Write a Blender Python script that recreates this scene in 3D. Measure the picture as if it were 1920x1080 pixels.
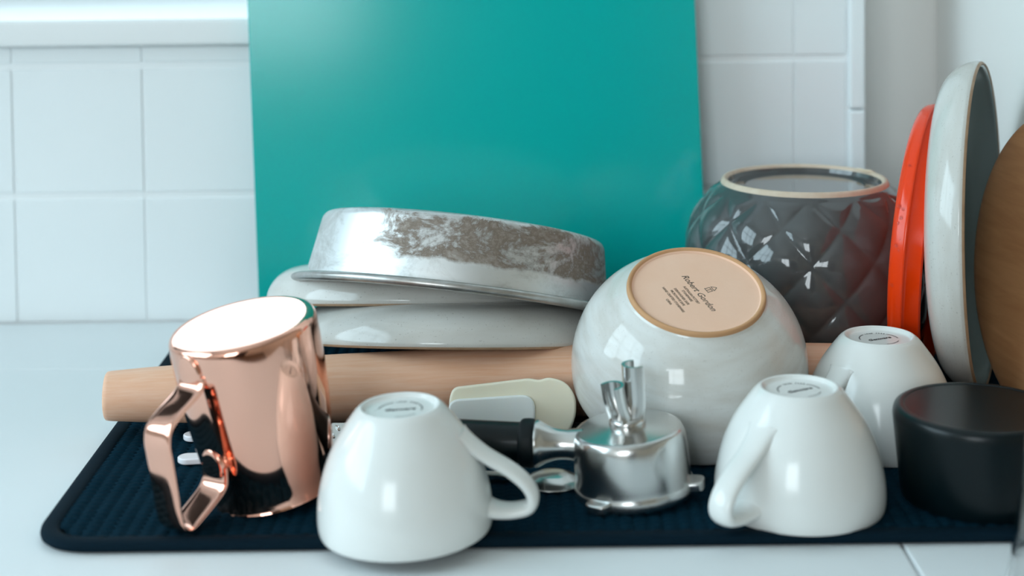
import bpy, bmesh, math, random
from mathutils import Vector, Matrix

for _o in list(bpy.data.objects):
    bpy.data.objects.remove(_o, do_unlink=True)
scene = bpy.context.scene
COL = scene.collection
PI = math.pi
random.seed(4)

# ------------------------------------------------------------------ camera
FPX, PITCH, ROLL, CAMH = 3015.0, math.radians(2.5), 0.0115, 0.33
fw = Vector((0, math.cos(PITCH), -math.sin(PITCH)))
r0 = Vector((1, 0, 0)); u0 = Vector((0, math.sin(PITCH), math.cos(PITCH)))
rt = r0 * math.cos(ROLL) - u0 * math.sin(ROLL)
up = u0 * math.cos(ROLL) + r0 * math.sin(ROLL)
cd = bpy.data.cameras.new('camera'); cam = bpy.data.objects.new('camera', cd); COL.objects.link(cam)
M4 = Matrix.Identity(4)
for i in range(3):
    M4[i][0] = rt[i]; M4[i][1] = up[i]; M4[i][2] = -fw[i]
M4[2][3] = CAMH
cam.matrix_world = M4
cd.sensor_fit = 'HORIZONTAL'; cd.sensor_width = 36.0
cd.lens = FPX / 1920 * 36.0
cd.shift_y = -(540 + 208 - FPX * math.tan(PITCH)) / 1920
cd.clip_start = 0.01
cd.dof.use_dof = True; cd.dof.focus_distance = 0.965; cd.dof.aperture_fstop = 5.0
scene.camera = cam

# ------------------------------------------------------------------ world, window light, exposure
w = bpy.data.worlds.new('sky'); scene.world = w; w.use_nodes = True
bg = w.node_tree.nodes['Background']; bg.inputs['Color'].default_value = (0.72, 0.87, 1.0, 1); bg.inputs['Strength'].default_value = 1.2


def area(name, loc, direction, sx, sy, power, color):
    l = bpy.data.lights.new(name, 'AREA'); l.shape = 'RECTANGLE'; l.size = sx; l.size_y = sy
    l.energy = power; l.color = color
    o = bpy.data.objects.new(name, l); COL.objects.link(o); o.location = loc
    o.rotation_euler = Vector(direction).to_track_quat('-Z', 'Y').to_euler()
    return o


area('daylight_side_window', (-1.66, 0.42, 0.96), (1, 0, 0), 1.5, 1.25, 23.5, (0.66, 0.90, 1.0))
area('daylight_back_window', (-0.665, 1.56, 0.76), (0, -1, 0), 1.15, 1.02, 5.5, (0.66, 0.90, 1.0))
area('daylight_front_window', (-.985, -2.28, .89), (0, 1, 0), 1.04, 1.13, 22, (0.88, 0.97, 1.0))
scene.view_settings.view_transform = 'Standard'
scene.view_settings.look = 'None'
scene.view_settings.gamma = 1.0
scene.view_settings.use_curve_mapping = False
scene.view_settings.exposure = 0.37


# ------------------------------------------------------------------ materials
def srgb(r, g, b):
    f = lambda c: (c / 12.92 if c <= 0.04045 else ((c + 0.055) / 1.055) ** 2.4)
    return (f(r / 255), f(g / 255), f(b / 255), 1)


class Mat:
    def __init__(s, name, color=(.8, .8, .8, 1), rough=.5, metal=0.0, coat=0.0, spec=None, sss=0.0):
        s.m = bpy.data.materials.new(name); s.m.use_nodes = True
        s.n = s.m.node_tree.nodes; s.l = s.m.node_tree.links
        s.b = s.n['Principled BSDF']; s.out = s.n['Material Output']
        i = s.b.inputs
        i['Base Color'].default_value = color; i['Roughness'].default_value = rough; i['Metallic'].default_value = metal
        i['Coat Weight'].default_value = coat; i['Coat Roughness'].default_value = 0.06
        if spec is not None: i['Specular IOR Level'].default_value = spec
        if sss:
            i['Subsurface Weight'].default_value = sss; i['Subsurface Radius'].default_value = (.006, .005, .004); i['Subsurface Scale'].default_value = 1

    def coord(s, scale=(1, 1, 1), rot=(0, 0, 0)):
        t = s.n.new('ShaderNodeTexCoord'); m = s.n.new('ShaderNodeMapping')
        m.inputs['Scale'].default_value = scale; m.inputs['Rotation'].default_value = rot
        s.l.new(t.outputs['Object'], m.inputs['Vector']); return m.outputs['Vector']

    def noise(s, scale, detail=4, rough=.55, vec=None, dist=0):
        t = s.n.new('ShaderNodeTexNoise'); t.inputs['Scale'].default_value = scale; t.inputs['Detail'].default_value = detail
        t.inputs['Roughness'].default_value = rough; t.inputs['Distortion'].default_value = dist
        s.l.new(vec if vec is not None else s.coord(), t.inputs['Vector']); return t.outputs['Fac']

    def ramp(s, fac, stops):
        r = s.n.new('ShaderNodeValToRGB'); e = r.color_ramp.elements
        e[0].position, e[0].color = stops[0]; e[1].position, e[1].color = stops[-1]
        for p, c in stops[1:-1]:
            x = e.new(p); x.color = c
        s.l.new(fac, r.inputs['Fac']); return r.outputs['Color']

    def mix(s, fac, a, b, blend='MIX'):
        m = s.n.new('ShaderNodeMix'); m.data_type = 'RGBA'; m.blend_type = blend
        for sock, v in ((m.inputs[0], fac), (m.inputs[6], a), (m.inputs[7], b)):
            if hasattr(v, 'links') or isinstance(v, bpy.types.NodeSocket): s.l.new(v, sock)
            else: sock.default_value = v
        return m.outputs[2]

    def math(s, op, a, b=0.0, clamp=False):
        m = s.n.new('ShaderNodeMath'); m.operation = op; m.use_clamp = clamp
        for sock, v in ((m.inputs[0], a), (m.inputs[1], b)):
            if isinstance(v, bpy.types.NodeSocket): s.l.new(v, sock)
            else: sock.default_value = v
        return m.outputs[0]

    def sep(s, vec):
        x = s.n.new('ShaderNodeSeparateXYZ'); s.l.new(vec, x.inputs[0]); return x.outputs

    def base(s, col): s.l.new(col, s.b.inputs['Base Color'])
    def rough(s, v): s.l.new(v, s.b.inputs['Roughness'])

    def bump(s, h, strength=.2, dist=.001):
        b = s.n.new('ShaderNodeBump'); b.inputs['Strength'].default_value = strength; b.inputs['Distance'].default_value = dist
        s.l.new(h, b.inputs['Height']); s.l.new(b.outputs['Normal'], s.b.inputs['Normal'])


def bw(v): return (v, v, v, 1)


def glaze(name, color, rough, speck=0.0, mottled=None, coat=0.0):
    m = Mat(name, color, rough, coat=coat)
    c = color
    if mottled:
        c = m.ramp(m.noise(20, 4, .55, m.coord((1, 1, 4.5)), .3), [(.30, mottled), (.66, color)])
    if speck:
        f = m.ramp(m.noise(900, 2, .5), [(.66, bw(0)), (.72, bw(1))])
        f = m.math('MULTIPLY', f, speck)
        c = m.mix(f, c, srgb(96, 82, 66))
    if mottled or speck: m.base(c)
    m.bump(m.noise(60, 2), .05, .0006)
    return m.m


MT = {}
t = Mat('wall_tile_glaze', srgb(226, 232, 233), .22)
t.base(t.mix(t.noise(9, 3), srgb(240, 246, 248), srgb(246, 250, 251))); t.bump(t.noise(16, 2), .02, .002); MT['tile'] = t.m
t = Mat('grout', srgb(246, 249, 250), .75); t.bump(t.noise(500, 3), .3, .0005); MT['grout'] = t.m
t = Mat('painted_plaster', srgb(238, 236, 232), .55); t.bump(t.noise(90, 4), .08, .001); MT['paint'] = t.m
t = Mat('room_paint', srgb(240, 226, 208), .7); t.bump(t.noise(60, 3), .08, .001); MT['room'] = t.m
t = Mat('floor_wood', srgb(120, 92, 68), .4)
t.base(t.ramp(t.noise(3, 5, .6, t.coord((2, 14, 1))), [(.3, srgb(100, 76, 56)), (.7, srgb(140, 108, 80))])); MT['floor'] = t.m
t = Mat('dark_door_wood', srgb(70, 54, 44), .4)
t.base(t.ramp(t.noise(4, 5, .6, t.coord((12, 12, 1))), [(.3, srgb(52, 40, 33)), (.7, srgb(84, 64, 52))])); MT['doorwood'] = t.m
t = Mat('white_window_paint', srgb(236, 238, 238), .35); t.bump(t.noise(80, 3), .05, .0005); MT['winframe'] = t.m
# counter
t = Mat('counter_tile_glaze', srgb(225, 231, 233), .6, spec=.25)
t.base(t.mix(t.noise(6, 3), srgb(228, 234, 236), srgb(234, 239, 241))); t.bump(t.noise(14, 2), .05, .002); MT['counter'] = t.m
# glass panes (thin)
m = bpy.data.materials.new('window_glass'); m.use_nodes = True
n = m.node_tree.nodes; l = m.node_tree.links; n.remove(n['Principled BSDF'])
tr = n.new('ShaderNodeBsdfTransparent'); gl = n.new('ShaderNodeBsdfGlossy'); gl.inputs['Roughness'].default_value = .02
fr = n.new('ShaderNodeFresnel'); fr.inputs['IOR'].default_value = 1.35; mx = n.new('ShaderNodeMixShader')
l.new(fr.outputs[0], mx.inputs[0]); l.new(tr.outputs[0], mx.inputs[1]); l.new(gl.outputs[0], mx.inputs[2]); l.new(mx.outputs[0], n['Material Output'].inputs[0])
MT['pane'] = m
t = Mat('drinking_glass', (1, 1, 1, 1), .01); t.b.inputs['Transmission Weight'].default_value = 1; t.b.inputs['IOR'].default_value = 1.48
t.bump(t.noise(40, 2), .02, .0004); MT['glass'] = t.m
# teal board
t = Mat('teal_board_plastic', srgb(0, 158, 150), .16)
t.base(t.mix(t.noise(7, 3), srgb(0, 174, 168), srgb(0, 180, 174))); t.bump(t.noise(420, 3), .04, .0003); MT['teal'] = t.m
# ceramics
MT['porcelain'] = glaze('white_porcelain', srgb(232, 233, 230), .15)
MT['stoneware'] = glaze('speckled_grey_white_glaze', srgb(210, 209, 204), .12, .30, srgb(200, 197, 190))
MT['bowlglaze'] = glaze('mottled_white_bowl_glaze', srgb(222, 223, 220), .09, .18, srgb(202, 197, 189))
MT['plateinside'] = glaze('grey_green_plate_glaze', srgb(140, 156, 156), .16, .15)
t = Mat('unglazed_clay', srgb(196, 164, 132), .8)
t.base(t.mix(t.noise(45, 5), srgb(192, 142, 98), srgb(212, 166, 124))); t.bump(t.noise(600, 3), .25, .0004); MT['clay'] = t.m
t = Mat('unglazed_clay_pale', srgb(205, 182, 162), .8)
t.base(t.mix(t.noise(30, 5), srgb(238, 190, 160), srgb(246, 208, 184))); t.bump(t.noise(600, 3), .2, .0004); MT['claypale'] = t.m
t = Mat('rim_clay', srgb(168, 134, 104), .55)
t.base(t.mix(t.noise(90, 4), srgb(146, 112, 84), srgb(190, 164, 136))); MT['rimclay'] = t.m
t = Mat('charcoal_glaze', srgb(74, 76, 77), .07, coat=.4)
t.base(t.mix(t.noise(20, 4), srgb(66, 68, 69), srgb(84, 85, 85))); MT['charcoal'] = t.m
t = Mat('foot_cream', srgb(214, 196, 172), .6)
t.base(t.mix(t.noise(120, 4), srgb(190, 165, 138), srgb(224, 210, 192))); MT['footcream'] = t.m
t = Mat('chipped_pale_clay', srgb(244, 226, 196), .7)
t.base(t.mix(t.noise(300, 4), srgb(228, 200, 160), srgb(250, 238, 216))); MT['footchip'] = t.m
t = Mat('stamp_ink', srgb(52, 50, 52), .5); t.bump(t.noise(300), .05, .0002); MT['ink'] = t.m
t = Mat('stamp_ink_brown', srgb(92, 78, 66), .6); t.bump(t.noise(300), .05, .0002); MT['inkbrown'] = t.m
# metals
t = Mat('rose_gold_mirror', srgb(246, 186, 164), .07, 1.0)
t.bump(t.noise(30, 2), .015, .001); t.rough(t.math('ADD', t.math('MULTIPLY', t.noise(140, 4), .08), .04)); MT['copper'] = t.m
t = Mat('polished_steel', srgb(206, 206, 204), .23, 1.0); t.bump(t.noise(50, 3), .03, .0006); MT['steel'] = t.m
t = Mat('worn_pan_aluminium', srgb(210, 212, 210), .42, .8)
v = t.coord(); xyz = t.sep(v)
blot = t.noise(30, 9, .72, t.coord((1, 1, 1.6)), .5)
fine = t.noise(230, 4, .7)
zc = t.math('ADD', xyz[2], t.math('MULTIPLY', t.math('SUBTRACT', t.noise(60, 5, .65), .5), .010))
band = t.math('MULTIPLY', t.math('SUBTRACT', zc, .0150), 420, True)
side = t.math('MULTIPLY', t.math('ADD', xyz[0], t.math('ADD', .050, t.math('MULTIPLY', t.math('SUBTRACT', blot, .5), .12))), 60, True)
topf = t.math('MULTIPLY', t.math('SUBTRACT', t.math('ADD', .0450, t.math('MULTIPLY', t.math('SUBTRACT', blot, .5), .02)), xyz[2]), 500, True)
patch = t.math('MULTIPLY', t.math('SUBTRACT', t.math('ADD', blot, t.math('MULTIPLY', t.math('SUBTRACT', fine, .5), .18)), .40), 9, True)
st = t.math('MULTIPLY', t.math('MULTIPLY', band, side), t.math('MULTIPLY', topf, patch))
stc = t.ramp(t.math('ADD', t.math('MULTIPLY', blot, .75), t.math('MULTIPLY', fine, .3)), [(.42, srgb(94, 80, 70)), (.54, srgb(130, 116, 104)), (.66, srgb(176, 168, 160))])
t.base(t.mix(st, t.ramp(blot, [(.36, srgb(196, 196, 194)), (.52, srgb(226, 228, 228))]), stc))
t.l.new(t.math('SUBTRACT', .85, t.math('MULTIPLY', st, .55)), t.b.inputs['Metallic'])
t.rough(t.math('ADD', t.math('ADD', .36, t.math('MULTIPLY', fine, .12)), t.math('MULTIPLY', st, .22))); t.bump(fine, .12, .0003); MT['pan'] = t.m
t = Mat('pan_rim_aluminium', srgb(176, 174, 170), .35, .9)
t.base(t.mix(t.noise(110, 5), srgb(150, 142, 134), srgb(206, 208, 208))); MT['panrim'] = t.m
# woods
t = Mat('pale_beech', srgb(222, 186, 150), .5)
t.base(t.ramp(t.noise(22, 5, .6, t.coord((1.2, 22, 22)), .4), [(.25, srgb(232, 174, 138)), (.75, srgb(240, 196, 168))]))
t.bump(t.noise(60, 4, .6, t.coord((1, 12, 12))), .08, .0004); MT['beech'] = t.m
t = Mat('brown_lacquered_wood', srgb(132, 94, 62), .30)
t.base(t.ramp(t.noise(12, 6, .6, t.coord((10, 1, 1)), .8), [(.3, srgb(200, 140, 94)), (.7, srgb(222, 164, 114))]))
t.bump(t.noise(40, 4, .6, t.coord((10, 1, 1))), .06, .0004); MT['brownwood'] = t.m
# plastics, textile
t = Mat('orange_plastic', srgb(240, 62, 8), .18, spec=.4); t.bump(t.noise(50, 2), .04, .0006); MT['orange'] = t.m
t = Mat('black_plastic_satin', srgb(3, 16, 20), .30, spec=.3); t.bump(t.noise(700, 2), .06, .0002); MT['black'] = t.m
t = Mat('black_rubber', srgb(4, 15, 19), .5, spec=.25); t.bump(t.noise(500, 2), .06, .0002); MT['rubber'] = t.m
t = Mat('mat_fabric', srgb(3, 22, 32), .9, spec=.08)
t.base(t.mix(t.noise(300, 4), srgb(0, 30, 43), srgb(2, 40, 56))); t.bump(t.noise(1500, 3), .4, .0004); MT['mat'] = t.m
t = Mat('mat_binding', srgb(3, 26, 38), .8, spec=.1); t.bump(t.noise(1300, 3), .4, .0004); MT['binding'] = t.m
t = Mat('cream_silicone', srgb(226, 220, 196), .35, sss=.35)
t.base(t.mix(t.noise(20, 3), srgb(242, 232, 206), srgb(248, 242, 222))); MT['cream'] = t.m
t = Mat('pale_silicone', srgb(240, 244, 240), .3, sss=.3); t.bump(t.noise(60, 2), .04, .0004); MT['palesil'] = t.m
t = Mat('white_plastic', srgb(238, 240, 246), .25); t.bump(t.noise(60, 2), .04, .0004); MT['whiteplastic'] = t.m
t = Mat('water', (1, 1, 1, 1), .02); t.b.inputs['Transmission Weight'].default_value = 1; t.b.inputs['IOR'].default_value = 1.33
t.bump(t.noise(200, 1), .02, .0002); MT['water'] = t.m


# ------------------------------------------------------------------ mesh helpers
def mesh_obj(name, verts, faces, mat, parent=None, smooth=True, kind=None):
    me = bpy.data.meshes.new(name); me.from_pydata([tuple(v) for v in verts], [], faces)
    bm = bmesh.new(); bm.from_mesh(me)
    bmesh.ops.remove_doubles(bm, verts=bm.verts, dist=1e-6)
    bmesh.ops.recalc_face_normals(bm, faces=bm.faces)
    bm.to_mesh(me); bm.free()
    return link(name, me, mat, parent, smooth, kind)


def weighted(me):
    """area-weighted normals: flat faces stay flat, only the bevels curve"""
    if me.get('wn'): return
    me.polygons.foreach_set('use_smooth', [True] * len(me.polygons))
    acc = [Vector((0, 0, 0)) for _ in me.vertices]
    for p in me.polygons:
        for v in p.vertices: acc[v] += p.normal * p.area
    me.normals_split_custom_set_from_vertices([a.normalized() for a in acc])
    me['wn'] = 1


def link(name, me, mat, parent=None, smooth=True, kind=None):
    if me.get('bev'): weighted(me)
    elif smooth:
        me.polygons.foreach_set('use_smooth', [True] * len(me.polygons))
        try: me.set_sharp_from_angle(angle=math.radians(42))
        except Exception: pass
    if mat is not None and not me.materials: me.materials.append(MT[mat])
    o = bpy.data.objects.new(name, me); COL.objects.link(o)
    if parent is not None: o.parent = parent
    if kind: o['kind'] = kind
    return o


def lathe(prof, n=96, disp=None):
    """prof: (r, z) points; r = 0 closes at a pole."""
    V, Fc, rows = [], [], []
    for k, (r, z) in enumerate(prof):
        if r < 1e-7:
            V.append((0, 0, z)); rows.append([len(V) - 1])
        else:
            row = []
            for i in range(n):
                a = 2 * PI * i / n
                rr, zz = (r, z) if disp is None else disp(r, z, a, k)
                V.append((rr * math.cos(a), rr * math.sin(a), zz)); row.append(len(V) - 1)
            rows.append(row)
    for a, b in zip(rows, rows[1:]):
        if len(a) == 1 and len(b) == 1: continue
        for i in range(n):
            j = (i + 1) % n
            if len(a) == 1: Fc.append((a[0], b[i], b[j]))
            elif len(b) == 1: Fc.append((a[i], a[j], b[0]))
            else: Fc.append((a[i], a[j], b[j], b[i]))
    return V, Fc


def smooth_prof(pts, sub=6):
    """Catmull-Rom through (r, z) points."""
    P = [pts[0]] + list(pts) + [pts[-1]]; out = []
    for i in range(1, len(P) - 2):
        p0, p1, p2, p3 = P[i - 1], P[i], P[i + 1], P[i + 2]
        for k in range(sub):
            t = k / sub
            out.append(tuple(.5 * (2 * p1[d] + (p2[d] - p0[d]) * t + (2 * p0[d] - 5 * p1[d] + 4 * p2[d] - p3[d]) * t * t + (3 * p1[d] - p0[d] - 3 * p2[d] + p3[d]) * t ** 3) for d in range(len(p1))))
    out.append(tuple(pts[-1])); return out


def sweep(path, section, side=None, cap=True, scale=None):
    """section: list of (a, b) offsets along (in-plane normal, side). side: fixed lateral vector."""
    path = [Vector(p) for p in path]; V, Fc = [], []; ns = len(section)
    for i, p in enumerate(path):
        tg = (path[min(i + 1, len(path) - 1)] - path[max(i - 1, 0)]).normalized()
        s = Vector(side); s = (s - tg * s.dot(tg)).normalized(); nn = s.cross(tg)
        k = 1 if scale is None else scale(i / (len(path) - 1))
        for a, b in section: V.append(p + nn * a * k + s * b * k)
    for i in range(len(path) - 1):
        for j in range(ns):
            q = (j + 1) % ns
            Fc.append((i * ns + j, i * ns + q, (i + 1) * ns + q, (i + 1) * ns + j))
    if cap:
        Fc.append(tuple(range(ns))); Fc.append(tuple((len(path) - 1) * ns + j for j in range(ns)))
    return V, Fc


def ellipse_sec(a, b, n=20, pw=1.0):
    o = []
    for i in range(n):
        t = 2 * PI * i / n; c, s = math.cos(t), math.sin(t)
        o.append((a * math.copysign(abs(c) ** pw, c), b * math.copysign(abs(s) ** pw, s)))
    return o


def box_vf(x0, x1, y0, y1, z0, z1):
    V = [(x, y, z) for x in (x0, x1) for y in (y0, y1) for z in (z0, z1)]
    return V, [(0, 1, 3, 2), (4, 6, 7, 5), (0, 4, 5, 1), (2, 3, 7, 6), (0, 2, 6, 4), (1, 5, 7, 3)]


def join(*parts):
    V, Fc = [], []
    for v, f in parts:
        k = len(V); V += list(v); Fc += [tuple(i + k for i in q) for q in f]
    return V, Fc


def bevel_mesh(name, vf, width, seg=2):
    me = bpy.data.meshes.new(name); me.from_pydata([tuple(v) for v in vf[0]], [], vf[1])
    bm = bmesh.new(); bm.from_mesh(me)
    bmesh.ops.recalc_face_normals(bm, faces=bm.faces)
    bmesh.ops.bevel(bm, geom=list(bm.edges), offset=width, segments=seg, profile=.5, affect='EDGES', clamp_overlap=True)
    bm.to_mesh(me); bm.free(); me['bev'] = 1; return me


def rbox(name, dims, mat, parent=None, width=.001, seg=2, loc=None, kind=None):
    o = link(name, bevel_mesh(name, box_vf(*dims), width, seg), mat, parent, True, kind)
    if loc is not None: o.location = loc
    return o


def extrude_poly(pts, h, bev=.001, seg=3):
    bm = bmesh.new()
    vs = [bm.verts.new((x, y, 0)) for x, y in pts]
    f = bm.faces.new(vs)
    r = bmesh.ops.extrude_face_region(bm, geom=[f])
    bmesh.ops.translate(bm, verts=[g for g in r['geom'] if isinstance(g, bmesh.types.BMVert)], vec=(0, 0, h))
    bmesh.ops.recalc_face_normals(bm, faces=bm.faces)
    ed = [e for e in bm.edges if abs(e.verts[0].co.z - e.verts[1].co.z) < 1e-9]
    bmesh.ops.bevel(bm, geom=ed, offset=bev, segments=seg, profile=.5, affect='EDGES', clamp_overlap=True)
    me = bpy.data.meshes.new('m'); bm.to_mesh(me); bm.free(); me['bev'] = 1; return me


def round_poly(pts, r, n=6):
    out = []; N = len(pts)
    for i in range(N):
        p = Vector(pts[i]); a = (Vector(pts[i - 1]) - p); b = (Vector(pts[(i + 1) % N]) - p)
        rr = min(r if not isinstance(r, (list, tuple)) else r[i], a.length * .48, b.length * .48)
        A = p + a.normalized() * rr; B = p + b.normalized() * rr
        for k in range(n + 1):
            t = k / n; out.append(tuple(A * (1 - t) ** 2 + p * 2 * t * (1 - t) + B * t * t))
    return out


def thing(name, label, cat, loc=(0, 0, 0), zaxis=(0, 0, 1), xdir=(1, 0, 0), group=None):
    o = bpy.data.objects.new(name, None); COL.objects.link(o); o.empty_display_size = .02
    z = Vector(zaxis).normalized(); x = Vector(xdir); x = (x - z * x.dot(z)).normalized(); y = z.cross(x)
    m = Matrix.Identity(4)
    for i in range(3): m[i][0] = x[i]; m[i][1] = y[i]; m[i][2] = z[i]; m[i][3] = loc[i]
    o.matrix_world = m
    tag(o, label, cat, group); return o


def tag(o, label, cat, group=None):
    o['label'] = label; o['category'] = cat
    if group: o['group'] = group
    return o


def struct(name, vf, mat, parent=None, smooth=False):
    o = mesh_obj(name, vf[0], vf[1], mat, parent, smooth)
    if parent is None: o['kind'] = 'structure'
    return o


def text_mesh(s, size, shear=0.0, bold=0.0):
    c = bpy.data.curves.new('txt', 'FONT'); c.body = s; c.size = size; c.align_x = 'CENTER'; c.align_y = 'CENTER'
    c.shear = shear; c.offset = bold; c.resolution_u = 2; c.extrude = .00004
    o = bpy.data.objects.new('txt', c); COL.objects.link(o)
    dg = bpy.context.evaluated_depsgraph_get(); dg.update()
    me = bpy.data.meshes.new_from_object(o.evaluated_get(dg))
    V = [v.co.copy() for v in me.vertices]; Fc = [tuple(p.vertices) for p in me.polygons]
    bpy.data.objects.remove(o, do_unlink=True); bpy.data.curves.remove(c); bpy.data.meshes.remove(me)
    return V, Fc


def xf(vf, loc=(0, 0, 0), rot=0.0):
    m = Matrix.Translation(loc) @ Matrix.Rotation(rot, 4, 'Z')
    return [m @ Vector(v) for v in vf[0]], vf[1]


def arc_strip(r, w_, a0, a1, z, n=40):
    V, Fc = [], []
    for i in range(n + 1):
        a = a0 + (a1 - a0) * i / n
        for rr in (r - w_ / 2, r + w_ / 2): V.append((rr * math.cos(a), rr * math.sin(a), z))
    for i in range(n): Fc.append((2 * i, 2 * i + 1, 2 * i + 3, 2 * i + 2))
    return V, Fc


# ================================================================== THE ROOM
WY = 1.230                       # grout plane of the tiled wall
CZ = -0.03
# back wall: left of/behind the window opening (x -1.24..-0.09, z 0.216 up), the rest solid
bw_ = join(box_vf(-1.80, .270, WY, WY + .30, -.90, .2135),
           box_vf(-1.80, -1.24, WY, WY + .30, .2135, 1.80),
           box_vf(-1.24, -.09, WY, WY + .30, 1.28, 1.80),
           box_vf(-.09, .270, WY, WY + .30, .2135, 1.80))
wall_back = struct('wall_back', bw_, 'grout')
# each glazed tile proud of the grout
T = .1
tile_me = {}
def tile(x0, x1, z0, z1):
    k = (round(x1 - x0, 4), round(z1 - z0, 4))
    if k not in tile_me:
        a, b = k[0] / 2, k[1] / 2
        tile_me[k] = bevel_mesh('tile', box_vf(-a, a, -.0012, .004, -b, b), .0008, 2)
        tile_me[k].materials.append(MT['tile'])
    o = link('tile', tile_me[k], None, wall_back)
    o.location = ((x0 + x1) / 2, WY + random.uniform(-.0002, .0002), (z0 + z1) / 2)
    o.rotation_euler = (random.uniform(-.002, .002), 0, random.uniform(-.002, .002))
g = .0006
XJ = [-.8847 + T * i for i in range(12)]
for r, (za, zb) in enumerate(((0, .0955), (.1005, .1955), (.2005, .2955), (.3005, .3955), (.4005, .4955))):
    for x0 in XJ:
        x1 = x0 + T
        if x0 > .25: continue
        xa, xb = x0 + g, min(x1, .2555) - g
        if r >= 2 and x0 < -.10:
            if r == 2: tile(xa, xb, za, .2128)
            continue
        tile(xa, xb, za, zb)
# vertical edge trim of the tiled field
for z0, z1 in ((0, .158), (.1588, .35), (.3508, .4955)):
    o = rbox('edge_trim', (-.0062, .0062, -.0075, .004, -(z1 - z0) / 2, (z1 - z0) / 2), 'tile', wall_back, .0025, 3)
    o.location = (.2628, WY, (z0 + z1) / 2)
# window sill ledge
sill = rbox('window_sill', (-1.80, -.06, WY - .014, WY + .30, .2140, .2345), 'winframe', None, .003, 3); sill['kind'] = 'structure'; sill.name = 'trim_1'


def window(name, origin, xdir, W, Hh, nx, nz):
    """window frame in the local xz-plane, built of frame, mullions and panes"""
    e = bpy.data.objects.new(name, None); COL.objects.link(e); e['kind'] = 'structure'
    x = Vector(xdir); y = Vector((0, 0, 1)).cross(x); m = Matrix.Identity(4)
    for i in range(3): m[i][0] = x[i]; m[i][1] = y[i]; m[i][2] = (0, 0, 1)[i]; m[i][3] = origin[i]
    e.matrix_world = m
    f = .045
    mesh_obj('window_frame', *join(box_vf(0, W, -.03, .03, 0, f), box_vf(0, W, -.03, .03, Hh - f, Hh), box_vf(0, f, -.03, .03, f, Hh - f), box_vf(W - f, W, -.03, .03, f, Hh - f)), 'winframe', e, False)
    pw, ph = (W - 2 * f) / nx, (Hh - 2 * f) / nz
    for i in range(1, nx): mesh_obj('mullion', *box_vf(f + pw * i - .012, f + pw * i + .012, -.02, .02, f, Hh - f), 'winframe', e, False)
    for i in range(1, nz): mesh_obj('glazing_bar', *box_vf(f, W - f, -.018, .018, f + ph * i - .011, f + ph * i + .011), 'winframe', e, False)
    for i in range(nx):
        for k in range(nz):
            mesh_obj('pane', *box_vf(f + pw * i, f + pw * i + pw, -.002, .002, f + ph * k, f + ph * k + ph), 'pane', e, False)
    return e


window('window_1', (-1.24, WY + .275, .2345), (1, 0, 0), 1.15, 1.045, 2, 2)
window('window_2', (-1.60, -.35, .31), (0, 1, 0), 1.54, 1.30, 3, 2)
struct('wall_left', join(box_vf(-1.68, -1.58, -2.2, 1.23, -.90, .31), box_vf(-1.68, -1.58, -2.2, 1.23, 1.61, 1.80),
                         box_vf(-1.68, -1.58, -2.2, -.35, .31, 1.61), box_vf(-1.68, -1.58, 1.19, 1.23, .31, 1.61)), 'paint')
# recess right of the tiles and the side wall
struct('wall_alcove', box_vf(.272, 2.20, 1.315, 1.53, -.90, 1.80), 'paint')
struct('wall_right', box_vf(.3480, .50, .98, 1.313, -.9, 1.80), 'paint')
struct('wall_far_right', box_vf(2.10, 2.20, -2.2, 1.352, -.9, 1.80), 'room')
struct('wall_front', join(box_vf(-1.68, 2.20, -2.30, -2.2, -.9, .28), box_vf(-1.68, 2.20, -2.30, -2.2, 1.56, 1.80),
                          box_vf(-1.68, -1.58, -2.30, -2.2, .28, 1.56), box_vf(-.42, 2.20, -2.30, -2.2, .28, 1.56)), 'room')
window('window_3', (-1.58, -2.25, .28), (1, 0, 0), 1.16, 1.28, 2, 1)
struct('floor', box_vf(-1.80, 2.30, -2.30, 1.60, -.95, -.9), 'floor')
struct('ceiling', box_vf(-1.80, 2.30, -2.30, 1.70, 1.80, 1.9), 'paint')
d = struct('added_door', box_vf(-.45, .40, -2.20, -2.16, -.9, 1.15), 'doorwood')  # unseen door, added so shiny metal has something dark to reflect
for zc in (-.35, .55):
    rbox('door_panel', (-.32, .27, -2.168, -2.150, zc - .33, zc + .33), 'doorwood', d, .01, 2)
mesh_obj('door_handle', *sweep([(.30, -2.155, .12), (.30, -2.12, .12), (.19, -2.12, .12)], ellipse_sec(.008, .008, 10), (0, 0, 1)), 'steel', d)

# ------------------------------------------------------------------ counter
ct = thing('countertop', 'white tiled kitchen counter running along under the dishes', 'countertop', (0, 0, 0))
mesh_obj('base_slab', *box_vf(-1.575, .3465, .60, 1.2245, -.04, -.0025), 'grout', ct, False)
xs = [-1.575, -1.108, -.458, .192, .3465]
ys = [.585, 1.105, 1.2245]
for i in range(len(xs) - 1):
    for j in range(len(ys) - 1):
        a, b = (xs[i + 1] - xs[i]) / 2 - .0007, (ys[j + 1] - ys[j]) / 2 - .0007
        rbox('tile', (-a, a, -b, b, -.011, 0), 'counter', ct, .0014, 2, ((xs[i] + xs[i + 1]) / 2, (ys[j] + ys[j + 1]) / 2, 0))
mesh_obj('front_panel', *box_vf(-1.575, .3465, .62, .64, -.9, -.04), 'winframe', ct, False)

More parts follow.
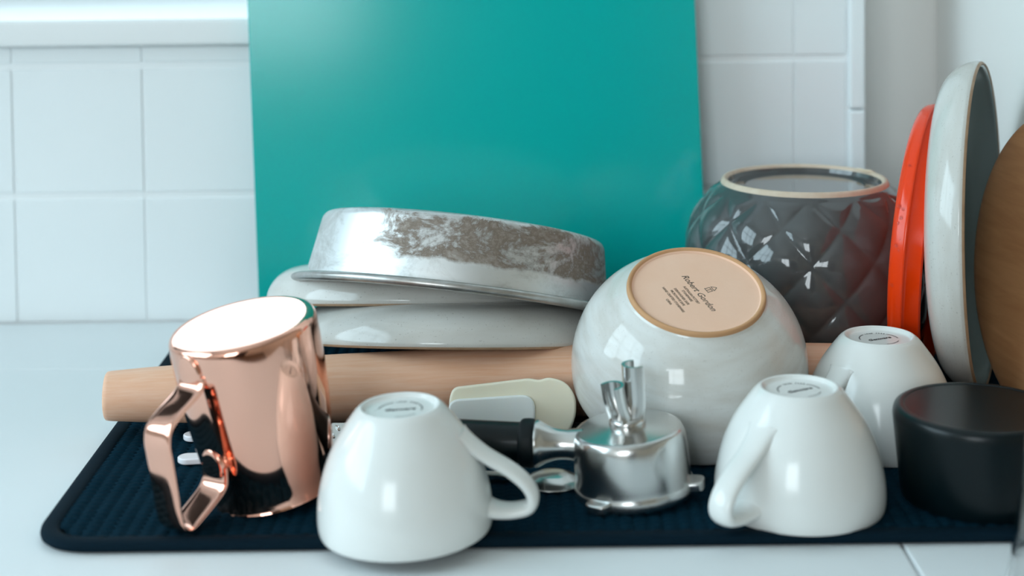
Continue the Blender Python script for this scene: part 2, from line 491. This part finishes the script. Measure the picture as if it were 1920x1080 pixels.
# ------------------------------------------------------------------ teal board leaning on the wall
bd = thing('cutting_board', 'large flat teal board leaning upright against the white tiles', 'board',
           (-.0235, 1.186, .0005), (-.0300, .066, 1), (1, 0, 0))
rr = round_poly([(-.167, 0), (.167, 0), (.167, .46), (-.167, .46)], .004, 4)
me = extrude_poly(rr, .004, .0007, 2)
o = link('board_panel', me, 'teal', bd); o.rotation_euler = (PI / 2, 0, 0)
me2 = extrude_poly(round_poly([(-.05, .425), (.05, .425), (.05, .445), (-.05, .445)], .009, 5), .0004, .0001, 1)
o = link('grip_inlay', me2, 'rubber', bd); o.rotation_euler = (PI / 2, 0, 0); o.location = (0, -.0040, 0)

# ------------------------------------------------------------------ drying mat
MX0, MX1, MY0, MY1, MZ = -.2465, .344, .7895, 1.172, .0062
dm = thing('drying_mat', 'dark navy waffle weave drying mat spread on the counter under the dishes', 'mat', (0, 0, 0))
nx, ny = 430, 270
V, Fc = [], []
cell = .0074
bx0, bx1, by0, by1 = MX0 + .009, MX1 - .009, MY0 + .009, MY1 - .009
rc = .024
for j in range(ny + 1):
    for i in range(nx + 1):
        x = bx0 + (bx1 - bx0) * i / nx; y = by0 + (by1 - by0) * j / ny
        # squeeze the grid into the rounded corners
        for cx, sx in ((bx0 + rc, -1), (bx1 - rc, 1)):
            for cy, sy in ((by0 + rc, -1), (by1 - rc, 1)):
                dx, dy = (x - cx) * sx, (y - cy) * sy
                if dx > 0 and dy > 0:
                    mx_ = max(dx, dy); ln = math.hypot(dx, dy)
                    x = cx + sx * dx * mx_ / ln; y = cy + sy * dy * mx_ / ln
        h = .55 * abs(math.sin(PI * x / cell)) + .75 * abs(math.sin(PI * (y / (cell * .75) + .5 * math.floor(x / cell))))
        V.append((x, y, .0040 + .0017 * h))
for j in range(ny):
    for i in range(nx):
        a = j * (nx + 1) + i; Fc.append((a, a + 1, a + nx + 2, a + nx + 1))
mesh_obj('waffle_field', V, Fc, 'mat', dm)
base = round_poly([(MX0 + .002, MY0 + .002), (MX1 - .002, MY0 + .002), (MX1 - .002, MY1 - .002), (MX0 + .002, MY1 - .002)], .03, 10)
link('backing', extrude_poly(base, .0036, .0006, 1), 'rubber', dm).location = (0, 0, .0003)
loop = round_poly([(MX0 + .005, MY0 + .005), (MX1 - .005, MY0 + .005), (MX1 - .005, MY1 - .005), (MX0 + .005, MY1 - .005)], .028, 14)
sec = ellipse_sec(.0052, .0030, 14, .8); V, Fc = [], []
N = len(loop)
for i in range(N):
    p = Vector(loop[i]); tg = (Vector(loop[(i + 1) % N]) - Vector(loop[i - 1])).normalized(); nr = Vector((tg.y, -tg.x))
    for a, b in sec: V.append((p.x + nr.x * a, p.y + nr.y * a, .0034 + b))
for i in range(N):
    for j in range(14):
        Fc.append((i * 14 + j, i * 14 + (j + 1) % 14, ((i + 1) % N) * 14 + (j + 1) % 14, ((i + 1) % N) * 14 + j))
mesh_obj('binding', V, Fc, 'binding', dm)
TOP = .0060

# ------------------------------------------------------------------ cups, upside down
CUP_OUT = [(.0436, 0), (.0442, .0018), (.0446, .006), (.0443, .013), (.0432, .020), (.0412, .028), (.0384, .036), (.0340, .045), (.0290, .0525), (.0245, .0585), (.0226, .0607), (.0212, .0618)]
CUP_IN = [(.0436, 0), (.0424, .0004), (.0412, .003), (.0408, .012), (.0396, .020), (.0375, .028), (.0340, .037), (.0285, .0465), (.0200, .0535), (.0100, .0560), (0, .0565)]
HANDLE = [(.0295, .0470), (.0345, .0425), (.0430, .0358), (.0540, .0290), (.0622, .0218), (.0655, .0150), (.0634, .0096), (.0555, .0076), (.0480, .0078), (.0425, .0092)]


def cup(label, loc, zaxis, hdir, stamp_rot):
    c = thing('espresso_cup', label, 'cup', loc, zaxis, hdir, 'white cups drying upside down')
    out = smooth_prof(CUP_OUT, 5)
    foot = smooth_prof([(.0212, .0618), (.0203, .0624), (.0193, .0622), (.0184, .0612), (.0172, .0603), (.0140, .0601)], 4)
    prof = list(reversed(smooth_prof(CUP_IN, 5))) + out[1:] + foot[1:] + [(.007, .0601), (0, .0601)]
    cb = mesh_obj('cup_body', *lathe(prof, 96), 'porcelain', c)
    p = smooth_prof([(r, z) for r, z in HANDLE], 6)
    path = [(r, 0, z) for r, z in p]
    mesh_obj('handle', *sweep(path, ellipse_sec(.0033, .0072, 24, .9), (0, 1, 0), True, lambda t: 1.0 + .35 * (abs(2 * t - 1) ** 5)), 'porcelain', c)
    zz = .06022
    parts = [arc_strip(.0112, .0006, PI * .02, PI * .30, zz), arc_strip(.0112, .0006, PI * .72, PI * 1.04, zz), arc_strip(.0112, .0005, PI * 1.55, PI * 1.86, zz)]
    s = 'LEAD FREE'
    for i, ch in enumerate(s):
        if ch == ' ': continue
        a = PI * .5 + (4 - i) * .125
        parts.append(xf(text_mesh(ch, .0019), (.0113 * math.cos(a), .0113 * math.sin(a), zz), a - PI / 2))
    parts.append(xf(text_mesh('Genware', .0042, .3, .00012), (0, -.0004, zz), math.radians(22)))
    st = mesh_obj('maker_stamp', *join(*parts), 'ink', cb, False)
    # turn the stamp so that it reads independently of the handle
    hx = math.atan2(hdir[1], hdir[0]); st.rotation_euler = (0, 0, stamp_rot - hx)
    return c


cup('white cup upside down in front, handle to the right, overlapping the mat edge', (-.0572, .8040, TOP + .0015), (-.035, -.012, 1), (1, -.10, 0), math.radians(-18))
cup('white cup upside down beside the black cap, handle pointing at the camera', (.1478, .8315, TOP), (0.0, 0, 1), (-.72, -.69, 0), math.radians(6))
cup('white cup upside down standing behind another cup, below the orange lid', (.2110, .9250, TOP), (0.0, 0, 1), (-.82, -.57, 0), math.radians(2))

# ------------------------------------------------------------------ rose gold pitcher
PU = Vector((-.1600, -.0975, .982)).normalized()
PB = Vector((-.1459, .8450, .1020)); PH = .0925
HD = Vector((-.62, -.78, 0))
pt = thing('milk_pitcher', 'shiny rose gold milk pitcher turned upside down on the mat', 'pitcher', PB - PU * PH, PU, HD)
PO = [(.0350, 0), (.0345, .0015), (.0340, .006), (.0346, .014), (.0362, .026), (.0380, .042), (.0391, .058), (.0396, .074), (.0396, .086), (.0392, .0898), (.0376, .0918), (.0352, .0922)]
outp = smooth_prof(PO, 6)
inp = [(max(r - .0011, 0), z) for r, z in smooth_prof(PO[:-2], 4)]
prof = [(0, .0895), (.034, .0895)] + list(reversed(inp)) + outp + [(.0325, .0921), (.0260, .0919), (.0160, .09175), (.0150, .0918), (.0140, .09175), (0, .0917)]


def spout(r, z, a, k):
    d = math.atan2(math.sin(a - PI), math.cos(a - PI))
    s = math.exp(-(d / .30) ** 2) * max(0, 1 - z / .034) ** 1.5
    return r * (1 + .22 * s), z


mesh_obj('pitcher_body', *lathe(prof, 128, spout), 'copper', pt)
hp = smooth_prof([(.0385, .0790), (.0395, .0758), (.0430, .0722), (.0560, .0672), (.0645, .0625), (.0676, .0560), (.0682, .0470), (.0690, .0300), (.0694, .0180), (.0686, .0118), (.0655, .0090), (.0600, .0096), (.0450, .0152), (.0390, .0190), (.0370, .0240), (.0365, .0285)], 6)
phd = mesh_obj('handle', *sweep([(r, 0, z) for r, z in hp], ellipse_sec(.0013, .0098, 24, .55), (0, 1, 0)), 'copper', pt)
for r, z in ((.0408, .0810), (.0382, .0280)):
    o = mesh_obj('handle_tab', *lathe(smooth_prof([(.0085, -.0022), (.0085, .0002), (.0070, .0012), (.003, .0016), (0, .0016)], 4), 32), 'copper', phd)
    o.rotation_euler = (0, PI / 2, 0); o.location = (r - .001, 0, z); o.scale = (1.15, .95, 1)

# ------------------------------------------------------------------ French rolling pin
A = Vector((-.2470, .9540, .0285)); B = Vector((.2500, .9890, .0290)); L = (B - A).length
rp = thing('rolling_pin', 'pale wooden tapered rolling pin lying under the plates and bowls', 'rolling pin', A, (0, 0, 1), B - A)
pr = [(0, 0), (.0132, 0), (.0142, .0008), (.0146, .003)]
for i in range(1, 24):
    s = i / 24; pr.append((.0146 + .0070 * math.sin(PI * s) ** .8, .003 + s * (L - .006)))
pr += [(.0146, L - .003), (.0142, L - .0008), (.0132, L), (0, L)]
v, f = lathe(pr, 64); v = [(z, x, y) for x, y, z in v]
mesh_obj('pin_body', v, f, 'beech', rp)

# ------------------------------------------------------------------ stoneware plates
P_OUT = [(.1040, .0004), (.1046, .0018), (.1047, .0040), (.1030, .0105), (.0985, .0175), (.0915, .0228), (.0820, .0258), (.0700, .0268), (.0668, .0272), (.0655, .0284), (.0640, .0287), (.0625, .0282), (.0610, .0264), (.0560, .0260)]
P_IN = [(.1020, .0004), (.1008, .0014), (.1000, .0050), (.0970, .0110), (.0920, .0160), (.0850, .0192), (.0740, .0212), (.0600, .0218), (.0300, .0220), (0, .0220)]


def plate(label, loc, zaxis, xdir, rim_scale=1.0, inside='stoneware'):
    p = thing('stoneware_plate', label, 'plate', loc, zaxis, xdir, 'speckled stoneware plates')
    k = rim_scale
    sc = lambda pr: [(r * k, z) for r, z in pr]
    mesh_obj('plate_underside', *lathe(sc(smooth_prof(P_OUT, 5) + [(.030, .0258), (0, .0258)]), 128), 'stoneware', p)
    mesh_obj('plate_inside', *lathe(sc(smooth_prof(P_IN, 5)), 128), inside, p)
    mesh_obj('rim', *lathe(sc(smooth_prof([(.1020, .0004), (.1026, -.0003), (.1033, -.0004), (.1040, .0004), (.1044, .0012)], 3)), 128), 'rimclay', p)
    return p


# lower plate: front edge up on the rolling pin, back edge down on the mat
TB = math.radians(13.8)
LU = Vector((.018, math.sin(TB), math.cos(TB))).normalized()
LC = Vector((-.0400, 1.0480, .0318))
plate('speckled grey white plate upside down, lower of the two on the rolling pin', LC, LU, (1, 0, 0))
TB2 = math.radians(14.0)
UU = Vector((.006, math.sin(TB2), math.cos(TB2))).normalized()
ly = LU.cross(Vector((1, 0, 0))).normalized()
UC = LC + Vector((-.024, 0, 0)) + ly * .026 + LU * .0250
plate('speckled grey white plate upside down, upper one directly beneath the metal cake pan', UC, UU, (1, 0, 0))
# plate on its edge at the right
GN = Vector((-.925, .385, -.020)).normalized()
GC = Vector((.3000, 1.020, .1120))
plate('grey green plate standing on edge between the orange lid and brown tray', GC, GN, (0, 0, 1), 1.0, 'plateinside')

# ------------------------------------------------------------------ round cake pan, upside down on the plates
KU = Vector((.1218, .3053, .9444)).normalized()
KC = Vector((-.0395, 1.050, .0608))
kp = thing('cake_pan', 'worn aluminium round cake pan lying upside down on the plates', 'pan', KC, KU, (1, 0, 0))
KO = [(.1040, .0012), (.1015, .0016), (.1000, .0034), (.0988, .0120), (.0966, .0260), (.0948, .0380), (.0938, .0425), (.0915, .0452), (.0880, .0460)]
ko = smooth_prof(KO, 6)
ki = [(r - .0011, z - .0006) for r, z in ko if z < .0459]
mesh_obj('pan_body', *lathe([(0, .0448)] + list(reversed(ki)) + ko + [(.05, .0462), (0, .0462)], 144), 'pan', kp)
ring = [(.1064 + .0032 * math.cos(a), .0006 + .0030 * math.sin(a)) for a in [2 * PI * i / 14 for i in range(15)]]
mesh_obj('rolled_rim', *lathe(ring, 144), 'panrim', kp)

# ------------------------------------------------------------------ white bowl leaning on the rolling pin
BU = Vector((.0381, -.4045, .9137)).normalized(); BH = .0716
BF = Vector((.1046, .9215, .0982))
wb = thing('stoneware_bowl', 'mottled white stoneware bowl tipped upside down showing its stamped clay base', 'bowl', BF - BU * BH, BU, (1, 0, 0))
BO = [(.0665, 0), (.0682, .0012), (.0692, .005), (.0700, .014), (.0694, .024), (.0672, .034), (.0632, .044), (.0575, .0530), (.0510, .0600), (.0450, .0648), (.0412, .0672)]
BI = [(.0665, 0), (.0650, .0006), (.0640, .005), (.0640, .016), (.0625, .027), (.0590, .038), (.0530, .048), (.0430, .0560), (.0250, .0615), (0, .0625)]
mesh_obj('bowl_body', *lathe(list(reversed(smooth_prof(BI, 5))) + smooth_prof(BO, 6)[1:] + [(.0404, .0684)], 128), 'bowlglaze', wb)
mesh_obj('foot_ring', *lathe(smooth_prof([(.0404, .0684), (.0402, .0700), (.0397, .0709), (.0389, .0711), (.0381, .0708), (.0374, .0700)], 4), 128), 'clay', wb)
bdsc = mesh_obj('base_disc', *lathe(smooth_prof([(.0374, .0700), (.0366, .0693), (.0350, .0690), (.0200, .0690)], 4) + [(0, .0690)], 96), 'claypale', wb)
parts = []
z0 = .06906
sd = math.radians(-66)               # reading direction of the stamp
KS = 1.28
def along(u_, v_): return (-.0040 + KS * (u_ * math.cos(sd) - v_ * math.sin(sd)), -.0035 + KS * (u_ * math.sin(sd) + v_ * math.cos(sd)), z0)
parts.append(xf(text_mesh('Robert Gordon', .0055, .35, .00004), along(0, .0046), sd))
for k, (ln, off, u_) in enumerate(((.0135, .0006, .0002), (.0085, -.0014, .0), (.0125, -.0040, -.0006), (.0118, -.0062, -.0004), (.0190, -.0086, .0), (.0042, -.0112, .0006))):
    n_ = int(ln / .00085)
    s = ''.join(random.choice('aeinorstumc ') for _ in range(n_)).strip() or 'o'
    s = {0: 'AUSTRALIAN POTTERY', 1: 'STONEWARE', 2: 'DISHWASHER SAFE', 3: 'MICROWAVE SAFE', 4: 'HAND CRAFTED STONEWARE', 5: 'CHINA'}[k]
    tm = text_mesh(s, .0022, 0, .00002)
    wd = max(v.x for v in tm[0]) - min(v.x for v in tm[0])
    tm = ([Vector((v.x * ln * KS / wd, v.y, v.z)) for v in tm[0]], tm[1])
    parts.append(xf(tm, along(u_, off), sd))
# small house-shaped mark above the script
def bar(p, q, wd):
    p, q = Vector(p), Vector(q); nrm = Vector((-(q - p).y, (q - p).x)).normalized() * wd / 2
    pts = [p + nrm, p - nrm, q - nrm, q + nrm]
    return [along(a.x, a.y) for a in pts], [(0, 1, 2, 3)]
for p, q in (((-.0016, .0118), (.0016, .0118)), ((.0016, .0118), (0, .0140)), ((0, .0140), (-.0016, .0118)), ((-.0016, .0110), (.0016, .0110)), ((-.0014, .0088), (-.0014, .0108)), ((0, .0088), (0, .0108)), ((.0014, .0088), (.0014, .0108)), ((-.0018, .0086), (.0018, .0086))):
    parts.append(bar(p, q, .00035))
mesh_obj('maker_stamp', *join(*parts), 'inkbrown', bdsc, False)

# ------------------------------------------------------------------ charcoal bowl with diamond relief
DC = Vector((.1985, 1.0940, TOP))
db = thing('quilted_bowl', 'large charcoal grey bowl with diamond relief standing upside down', 'bowl', DC, (0, 0, 1), (1, 0, 0))
DO = [(.0755, 0), (.0765, .003), (.0780, .016), (.0800, .034), (.0812, .052), (.0818, .070), (.0798, .087), (.0735, .102), (.0648, .1135), (.0590, .1192), (.0570, .1210)]
dp = smooth_prof(DO, 14)
# arc length along the profile
S = [0.0]
for a, b in zip(dp, dp[1:]): S.append(S[-1] + math.hypot(b[0] - a[0], b[1] - a[1]))
ST = S[-1]; ND = 12; DH = .0460


def quilt(r, z, a, k):
    if k < K0: return r, z
    k2 = k - K0; s = S[min(k2, len(S) - 1)]
    e = min(1, max(0, (s - .006) / .006)) * min(1, max(0, (ST - .004 - s) / .006))
    u_ = ND * (a + .12) / (2 * PI) + (s + .010) / DH; v_ = ND * (a + .12) / (2 * PI) - (s + .010) / DH
    fu = abs((u_ % 1) - .5) * 2; fv = abs((v_ % 1) - .5) * 2
    h = ((1 - fu ** 2.2) * (1 - fv ** 2.2)) ** .75
    return r + .0030 * e * (h - .35) * min(1, r / .075), z


din = [(0, .1130), (.030, .1120), (.052, .1060), (.068, .0900), (.0775, .0680), (.0775, .0450), (.0750, .0200), (.0725, .0030), (.0735, .0002)]
K0 = len(din)
mesh_obj('bowl_body', *lathe(din + dp, 336, quilt), 'charcoal', db)
dfr = mesh_obj('foot_ring', *lathe(smooth_prof([(.0570, .1210), (.0562, .1228), (.0552, .1240), (.0540, .1243), (.0528, .1236), (.0520, .1222)], 4), 128), 'footcream', db)
mesh_obj('base_disc', *lathe(smooth_prof([(.0520, .1222), (.0512, .1200), (.0500, .1190), (.0420, .1188), (.0400, .1192), (.0380, .1189), (.0200, .1188)], 3) + [(0, .1188)], 96), 'charcoal', db)
ch = [(-.0050, -.0016), (-.0030, .0013), (.0, .0019), (.0032, .0012), (.0054, .0002), (.0040, -.0018), (.0012, -.0012), (-.0012, -.0030), (-.0030, -.0014)]
o = link('chipped_spot', extrude_poly(ch, .0005, .0002, 1), 'footchip', dfr)
ca = math.radians(28); o.location = (.0530 * math.cos(ca), .0530 * math.sin(ca), .1241); o.rotation_euler = (0, 0, ca + PI / 2); o.scale = (1.7, 1.5, 1.0)

# ------------------------------------------------------------------ orange lid on its edge
OC = Vector((.2768, 1.0360, .0985)); ON = Vector((-.925, .385, .075)).normalized()
ol = thing('orange_lid', 'glossy orange plastic lid standing on edge against the grey plate', 'lid', OC, ON, (0, 0, 1))
# local z = towards the left: skirt (z 0) .. crease .. rounded wall .. top
OL = [(.0820, 0), (.0835, .0010), (.0850, .0085), (.0862, .0098), (.0874, .0100)]
mesh_obj('skirt', *lathe([(.0795, .010), (.0795, .0005), (.0805, 0)] + OL, 128), 'orange', ol)
ltop = mesh_obj('lid_top', *lathe(smooth_prof([(.0874, .0100), (.0880, .0107), (.0878, .0125), (.0862, .0168), (.0825, .0196), (.0770, .0206), (.0700, .0204)], 5) + [(.03, .0203), (0, .0203)], 128), 'orange', ol)
drop = lathe(smooth_prof([(.0011, -.0002), (.00115, .0002), (.0009, .0006), (.0004, .0008), (0, .00082)], 3), 14)
dme = None
NEAR = (Vector((-.385, -.925, 0)))
zl = Vector((0, 0, 1)); zl = (zl - ON * zl.dot(ON)).normalized(); yl = ON.cross(zl)
for hz, dz, sc in ((.034, .0135, .9), (.035, .0165, 1.0), (.029, .0145, .8), (.0255, .0150, 1.0), (.0165, .0130, .8), (.0125, .0150, 1.1), (.0100, .0135, .7), (.058, .0140, .8), (-.012, .0165, .8)):
    rr_ = .0868 if dz < .0148 else .0860
    ang = math.asin(hz / rr_)                      # angle above the horizontal, on the near side
    dirn = zl * math.sin(ang) + (NEAR - ON * NEAR.dot(ON)).normalized() * math.cos(ang)
    a = math.atan2(dirn.dot(yl), dirn.dot(zl))
    if dme is None:
        o = mesh_obj('water_drop', *drop, 'water', ltop); dme = o.data
    else:
        o = link('water_drop', dme, None, ltop)
    o.location = (rr_ * math.cos(a), rr_ * math.sin(a), dz)
    o.rotation_euler = (0, PI / 2, a); o.scale = (sc * 1.7, sc * 1.35, sc * 1.2)

# ------------------------------------------------------------------ brown round tray on its edge
WN = Vector((-.968, -.18, .110)).normalized()
wt = thing('wooden_tray', 'round brown wooden tray standing on edge against the right wall', 'tray', (.3185, .945, .1010), WN, (0, 0, 1))
mesh_obj('tray_body', *lathe(smooth_prof([(.090, -.010), (.0935, -.0092), (.0950, -.006), (.0950, -.002), (.0935, .0015), (.0880, .0042), (.0700, .0058), (.0450, .0062), (.0200, .0062)], 5) + [(0, .0062)], 128), 'brownwood', wt)
mesh_obj('tray_well', *lathe(smooth_prof([(.090, -.010), (.0875, -.0092), (.0860, -.0060), (.0830, -.0030), (.0600, -.0020)], 4) + [(0, -.0018)], 96), 'brownwood', wt)

# ------------------------------------------------------------------ black round lid / tamper base at right
bl = thing('plastic_cap', 'round matt black plastic cap standing on the mat at the right', 'cap', (.2450, .8415, TOP), (0, 0, 1))
mesh_obj('shell', *lathe([(0, .004), (.038, .004), (.0385, .0008), (.0400, 0)] + smooth_prof([(.0405, 0), (.0410, .0015), (.0428, .020), (.0446, .038), (.0449, .0425), (.0439, .0458), (.0415, .0472), (.0393, .0472)], 5), 112), 'black', bl)
mesh_obj('top_disc', *lathe(smooth_prof([(.0393, .0472), (.0386, .0469), (.0378, .0468), (.0200, .0468)], 3) + [(0, .0468)], 96), 'black', bl)

# ------------------------------------------------------------------ portafilter, spouts up
pf = thing('portafilter', 'polished steel espresso portafilter with black handle lying with spouts up', 'portafilter', (.0625, .8480, TOP + .0010), (-.095, -.02, 1), (1, 0, 0))
PFO = [(.0305, 0), (.0318, .0006), (.0322, .003), (.0318, .006), (.0310, .008), (.0308, .022), (.0302, .0300), (.0292, .0335), (.0278, .0352), (.0255, .0358)]
mesh_obj('filter_body', *lathe([(0, .0320), (.026, .0320), (.0280, .0290), (.0285, .002), (.0295, 0)] + smooth_prof(PFO, 5) + [(.0120, .0364), (.0100, .0368), (0, .0368)], 96), 'steel', pf)
for adeg in (232, 345, 105):
    a = math.radians(adeg)
    me = extrude_poly(round_poly([(.027, -.0075), (.0375, -.0062), (.0385, 0), (.0375, .0062), (.027, .0075)], .003, 4), .0052, .0012, 3)
    o = link('locking_lug', me, 'steel', pf); o.rotation_euler = (0, 0, a); o.location = (0, 0, .0016)
# spout nut and two open channels
snut = mesh_obj('spout_nut', *lathe(smooth_prof([(.0098, .036), (.0098, .0395), (.0085, .0412), (.0070, .0416)], 4) + [(0, .0416)], 32), 'steel', pf)
def channel(dx, h, wid, sg):
    sec = [(.0068 * math.cos(a), wid * math.sin(a)) for a in [(-112 + 224 * i / 14) * PI / 180 for i in range(15)]]
    sec += [(.0050 * math.cos(a), (wid - .0017) * math.sin(a)) for a in [(112 - 224 * i / 14) * PI / 180 for i in range(15)]]
    if sg < 0: sec = [(-a, b) for a, b in sec]
    pth = smooth_prof([(dx * .55, 0, .0385), (dx * .7, 0, .0430), (dx * .9, 0, .0490), (dx, 0, .0385 + h * .75), (dx * 1.05, 0, .0385 + h)], 6)
    return sweep(pth, sec, (0, 1, 0))
sp = mesh_obj('spout', *channel(-.0074, .0215, .0074, 1), 'steel', snut); sp.rotation_euler = (0, 0, math.radians(30))
sp = mesh_obj('spout', *channel(.0068, .0300, .0076, -1), 'steel', snut); sp.rotation_euler = (0, 0, math.radians(18))
# neck + handle: axis runs to the left, slightly back
hx0 = Vector((.0330, .8500, .0320)); hx1 = Vector((-.0930, .8690, .0312))
M = pf.matrix_world.inverted()
a0 = M @ hx0; a1 = M @ hx1; ax = (a1 - a0); HLn = ax.length; axn = ax.normalized()
q = axn.to_track_quat('Z', 'Y')
def onaxis(o): o.location = a0; o.rotation_mode = 'QUATERNION'; o.rotation_quaternion = q; return o
onaxis(mesh_obj('neck', *lathe(smooth_prof([(.0088, -.002), (.0082, .003), (.0078, .008), (.0084, .013), (.0102, .0180), (.0122, .0215), (.0124, .0235), (.0100, .0240)], 5) + [(0, .024)], 56), 'steel', pf))
onaxis(mesh_obj('collar', *lathe([(0, .0225), (.0105, .0225)] + smooth_prof([(.0112, .0230), (.0126, .0245), (.0129, .0275), (.0126, .0305), (.0112, .0320)], 5) + [(0, .032)], 56), 'rubber', pf))
onaxis(mesh_obj('handle', *lathe([(0, .031), (.0108, .031)] + smooth_prof([(.0108, .0315), (.0110, .045), (.0114, .070), (.0119, .095), (.0121, HLn - .008), (.0120, HLn - .0055)], 5) + [(0, HLn - .0055)], 56), 'black', pf))
onaxis(mesh_obj('end_cap', *lathe([(0, HLn - .006), (.0118, HLn - .006)] + smooth_prof([(.0120, HLn - .0055), (.0118, HLn - .003), (.0100, HLn - .0006), (.0080, HLn)], 4) + [(0, HLn)], 56), 'steel', pf))

# ------------------------------------------------------------------ cream silicone spatula head leaning on the pin
SPX = [(-.0400, 0), (-.0400, .0170), (-.0375, .0235), (.0075, .0282), (.0130, .0268), (.0185, .0286), (.0285, .0262), (.0345, .0180), (.0350, .0080), (.0305, -.0040), (.0150, -.0040)]
ss = thing('silicone_spatula', 'cream silicone spatula head propped against the wooden rolling pin', 'spatula', (.0000, .9330, TOP + .0075), (.0, -.96, .28), (1, 0, .0))
me = extrude_poly(round_poly(SPX, [.002, .004, .006, .003, .006, .004, .012, .008, .008, .010, .004], 6), .0060, .0020, 3); blade = link('blade', me, 'cream', ss)
me = extrude_poly(round_poly([(-.0402, -.001), (-.0402, .0165), (.0105, .0192), (.0105, -.001)], [.002, .006, .009, .009], 7), .0042, .0016, 3)
link('thickened_pad', me, 'palesil', blade).location = (0, 0, .0058)
mesh_obj('handle', *sweep([(.0170, -.0010, .003), (.0290, -.0014, .000), (.0420, -.0018, -.005), (.0560, -.0020, -.0105)], ellipse_sec(.0030, .0042, 14), (0, 1, 0)), 'rubber', ss)

# ------------------------------------------------------------------ steel grater behind the portafilter handle
gr = thing('steel_grater', 'flat steel hand grater with raised teeth lying behind the black handle', 'grater', (-.0860, .9060, TOP + .0030), (0, -.55, .83), (1, 0, 0))
gpl = link('grater_plate', extrude_poly(round_poly([(-.048, -.006), (.048, -.006), (.048, .0205), (-.048, .0205)], .004, 4), .0012, .0004, 2), 'steel', gr)
tooth = lathe(smooth_prof([(.0017, 0), (.0015, .0006), (.0008, .0012), (.0005, .0009)], 2) + [(0, .0007)], 10)
tme = None
for i in range(18):
    for k in range(2):
        if tme is None: o = mesh_obj('tooth', *tooth, 'steel', gpl); tme = o.data
        else: o = link('tooth', tme, None, gpl)
        o.location = (-.0440 + i * .0052 + (k % 2) * .0026, .0165 - k * .0052, .0011); o.rotation_euler = (0, 0, .6); o.scale = (.7, 1.4, 1)

# ------------------------------------------------------------------ small steel dish below the handle
sd_ = thing('measuring_spoon', 'small round steel spoon bowl lying on the mat under the handle', 'spoon', (.0190, .8650, TOP), (0, 0, 1))
mesh_obj('spoon_bowl', *lathe([(0, .0042)] + smooth_prof([(.008, .0036), (.0130, .0014), (.0150, .0004), (.0160, .0002), (.0162, .0010), (.0150, .0018), (.0125, .0034), (.008, .0052)], 4) + [(0, .0060)], 56), 'steel', sd_)
mesh_obj('spoon_handle', *sweep([(-.0150, .003, .0014), (-.030, .0055, .0030), (-.052, .0085, .0030), (-.070, .011, .0014)], ellipse_sec(.0008, .0034, 12, .7), (0, 1, 0)), 'steel', sd_)

# ------------------------------------------------------------------ two white plastic spoons whose ends show left of the pitcher
def plastic_spoon(label, loc, rz):
    s = thing('plastic_spoon', label, 'spoon', loc, (0, 0, 1), (math.cos(rz), math.sin(rz), 0), 'white plastic spoons on the mat')
    me = extrude_poly(round_poly([(0, -.0058), (.0500, -.0030), (.0500, .0030), (0, .0058), (-.0040, 0)], [.005, .001, .001, .005, .006], 6), .0034, .0013, 3); link('handle', me, 'whiteplastic', s)
    o = mesh_obj('spoon_bowl', *lathe([(0, .0006)] + smooth_prof([(.005, .0006), (.009, .0022), (.0115, .0052), (.0108, .0054), (.0082, .0030)], 4) + [(0, .0018)], 40), 'whiteplastic', s)
    o.location = (.0580, 0, 0); o.scale = (1.3, .85, 1)


plastic_spoon('white plastic spoon on the mat nearer the pitcher, pale rounded handle end showing', (-.1905, .9020, TOP + .0004), .06)
plastic_spoon('white plastic spoon on the mat nearer the rolling pin, mostly hidden', (-.1950, .9400, TOP + .0004), .02)

# ------------------------------------------------------------------ drinking glass cut by the right edge
dg = thing('drinking_glass', 'clear drinking glass upside down at the bottom right corner', 'glass', (.2630, .7200, 0), (0, 0, 1))
go = smooth_prof([(.0395, .0002), (.0402, .0010), (.0395, .006), (.0360, .030), (.0320, .065), (.0295, .088), (.0285, .0935), (.0260, .0955)], 5)
gi = smooth_prof([(.0395, .0002), (.0386, .0008), (.0380, .006), (.0345, .030), (.0305, .065), (.0275, .082), (.0240, .0855)], 5)
mesh_obj('tumbler', *lathe([(0, .0860)] + list(reversed(gi)) + go[1:] + [(0, .0955)], 80), 'glass', dg)
